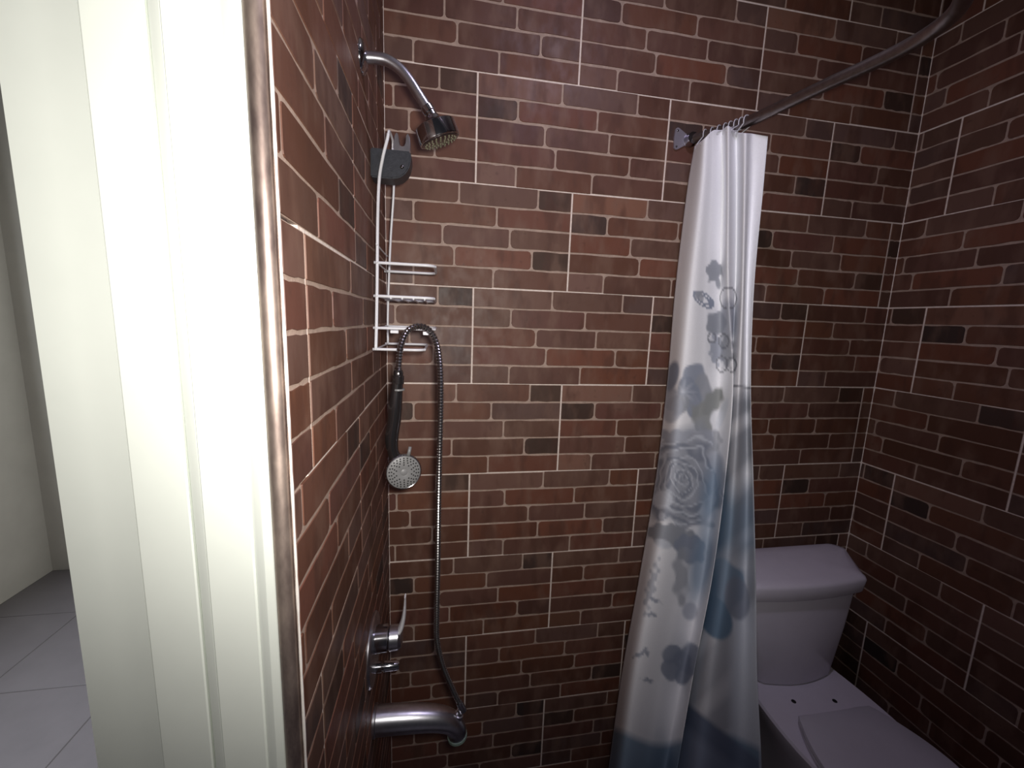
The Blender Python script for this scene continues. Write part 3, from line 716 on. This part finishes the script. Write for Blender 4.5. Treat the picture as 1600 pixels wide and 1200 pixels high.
# bluish border print along the hem; diagonal band paints in the fold's shade
hem = 1140 + 12 * np.sin((qx - 985) * .035) + .06 * (qx - 960)
blend(np.clip((qy - hem) / 14, 0, 1) * .9, B2)
blend(np.clip((qy - hem - 46) / 30, 0, 1) * .5, B1)
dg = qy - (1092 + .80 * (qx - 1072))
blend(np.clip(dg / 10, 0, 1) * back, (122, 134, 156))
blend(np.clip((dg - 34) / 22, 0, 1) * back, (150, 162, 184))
blend(np.clip((ci < .01) + (ci > .99), 0, 1) * .4, LT)
faces = []
idx = np.arange(NC * NR).reshape(NC, NR)
a_, b_, c_, d_ = idx[:-1, :-1].ravel(), idx[1:, :-1].ravel(), idx[1:, 1:].ravel(), idx[:-1, 1:].ravel()
faces = np.stack([a_, d_, c_, b_], 1).tolist()
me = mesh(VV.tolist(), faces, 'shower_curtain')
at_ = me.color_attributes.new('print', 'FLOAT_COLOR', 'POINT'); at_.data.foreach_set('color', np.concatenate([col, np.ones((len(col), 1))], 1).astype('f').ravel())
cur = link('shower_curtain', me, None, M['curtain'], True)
md = cur.modifiers.new('thickness', 'SOLIDIFY'); md.thickness = .0012; md.offset = 0
tag(cur, 'white shower curtain with grey-blue flower print, bunched beside the toilet', 'shower curtain')

# curtain rings: each hooks over the rod and through the top hem
def top_point(t):
    j = min(NC - 1, int(t * (NC - 1))); return Vector(G[j, 2])
RT = [(.045, .02), (.062, .10), (.079, .20), (.095, .30), (.108, .40), (.122, .47), (.136, .55), (.150, .64)]
names = ['nearest the wall flange', 'second from the wall flange', 'third from the wall flange', 'fourth from the wall flange', 'fifth from the wall flange', 'sixth from the wall flange', 'seventh from the wall flange', 'farthest along the rod']
def rod_at(y):
    for a, b in zip(RODP, RODP[1:]):
        if b.y <= -y <= a.y: return a.lerp(b, (a.y + y) / (a.y - b.y)), (b - a).normalized()
for (y, t), nm in zip(RT, names):
    c, tg = rod_at(y); hp_ = top_point(t)
    side = tg.cross(Vector((0, 0, 1))).normalized(); up = Vector((0, 0, 1)); P = []
    low = hp_ + Vector((0, 0, -.006))
    R = .0172
    for k in range(13):
        a = math.radians(-25 + 230 * k / 12); P.append(c + side * R * math.cos(a) + up * R * math.sin(a))
    P.append(c + (low - c) * .75 - side * .008); P.append(low); P.append(c + (low - c) * .7 + side * .010)
    P.append(P[0])
    bm = bmesh.new(); tube(bm, spline(P, 3), .0017, 7)
    o = obj('curtain_ring', bm, M['ring'], None, smooth=True)
    tag(o, 'white wire curtain ring on the rod, ' + nm, 'curtain ring', 'curtain rings on the rod')

# ------------------------------------------------------------------ toilet
TX = 1.352
to = empty('toilet', (TX, -.35, 0)); tag(to, 'white two-piece toilet with closed lid against the back wall', 'toilet')
def rrect(hw_b, hw_f, yb, yf, z, bow=0.0, rb=.03, rf=.03, n=6, cx=TX):
    """plan outline: back corners (wide), front corners, front edge bowed outwards"""
    pts = []
    def corner(x, y, r, a0, a1):
        for i in range(n + 1):
            a = math.radians(a0 + (a1 - a0) * i / n); pts.append(Vector((x + r * math.cos(a), y + r * math.sin(a), z)))
    corner(cx + hw_b - rb, yb - rb, rb, 90, 0)
    corner(cx + hw_f - rf, yf + rf, rf, -10, -80)
    for i in range(1, 10):
        t = i / 10; x = (hw_f - rf) * (1 - 2 * t); pts.append(Vector((cx + x, yf - bow * (1 - (x / (hw_f - rf)) ** 2), z)))
    corner(cx - hw_f + rf, yf + rf, rf, -100, -170)
    corner(cx - hw_b + rb, yb - rb, rb, 180, 90)
    return pts
bm = bmesh.new()
loft(bm, [rrect(.165, .136, -.075, -.268, .402, .016, .02, .03), rrect(.172, .142, -.072, -.272, .410, .016), rrect(.222, .180, -.072, -.266, .58, .016), rrect(.262, .204, -.074, -.258, .700, .014), rrect(.264, .206, -.076, -.256, .722, .014)])
obj('tank', bm, M['porcelain'], to, auto=40)
bm = bmesh.new()
loft(bm, [rrect(.292, .206, -.075, -.258, .711, .014), rrect(.302, .217, -.072, -.270, .7115, .014, .04, .03), rrect(.304, .219, -.070, -.273, .716, .014, .04, .03), rrect(.308, .222, -.070, -.277, .756, .014, .04, .03), rrect(.306, .219, -.071, -.2735, .7640, .014, .04, .03), rrect(.300, .212, -.075, -.265, .7690, .013, .04, .03), rrect(.280, .195, -.084, -.246, .7725, .012, .04, .03), rrect(.15, .11, -.12, -.18, .778, .006, .03, .03)])
obj('tank_lid', bm, M['porcelain'], to, auto=40)
def oval(hw, yb, yf, z, back_hw, n=40):
    """egg outline: back edge of half width back_hw at yb, widest hw, front at yf"""
    pts = []; yw = yb + (yf - yb) * .52
    for i in range(13):
        t = i / 12; y = yb + (yw - yb) * t; pts.append(Vector((TX + back_hw + (hw - back_hw) * math.sin(t * math.pi / 2) ** .9, y, z)))
    for i in range(1, 24):
        a = math.pi * i / 24; pts.append(Vector((TX + hw * math.cos(a), yw - (yw - yf) * math.sin(a), z)))
    for i in range(13):
        t = 1 - i / 12; y = yb + (yw - yb) * t; pts.append(Vector((TX - back_hw - (hw - back_hw) * math.sin(t * math.pi / 2) ** .9, y, z)))
    return pts
bm = bmesh.new()
loft(bm, [oval(.115, -.16, -.62, 0.0005, .10), oval(.115, -.16, -.62, .03, .10), oval(.100, -.18, -.59, .10, .088), oval(.112, -.16, -.63, .20, .09), oval(.150, -.12, -.70, .30, .105), oval(.186, -.09, -.735, .37, .130), oval(.192, -.08, -.742, .392, .138), oval(.188, -.084, -.738, .400, .134), oval(.10, -.14, -.6, .4005, .07)])
obj('bowl', bm, M['porcelain'], to, auto=40)
bm = bmesh.new()
loft(bm, [oval(.178, -.407, -.735, .4015, .118), oval(.186, -.400, -.742, .403, .124), oval(.186, -.400, -.742, .412, .124), oval(.182, -.404, -.738, .4140, .120)])
obj('seat_ring', bm, M['seat'], to, auto=40)
bm = bmesh.new()
loft(bm, [oval(.180, -.406, -.736, .4150, .120), oval(.186, -.400, -.744, .4175, .126), oval(.185, -.401, -.743, .427, .125), oval(.178, -.407, -.735, .4310, .118), oval(.09, -.48, -.62, .4330, .05)])
obj('seat_lid', bm, M['seat'], to, auto=40)
for x, y in ((-.075, -.335), (.060, -.352)):
    bm = bmesh.new(); lathe(bm, (TX + x, y, .4003), (0, 0, 1), [(0, 0), (0, .007), (.0015, .0065), (.002, .003), (.002, 0)], 16); obj('bolt_hole', bm, M['hole'], to, smooth=True)
for s in (-1, 1):
    bm = bmesh.new(); tube(bm, [(TX + s * .085, -.396, .409), (TX + s * .112, -.396, .409)], .008, 12); obj('seat_hinge', bm, M['seat'], to, auto=40)
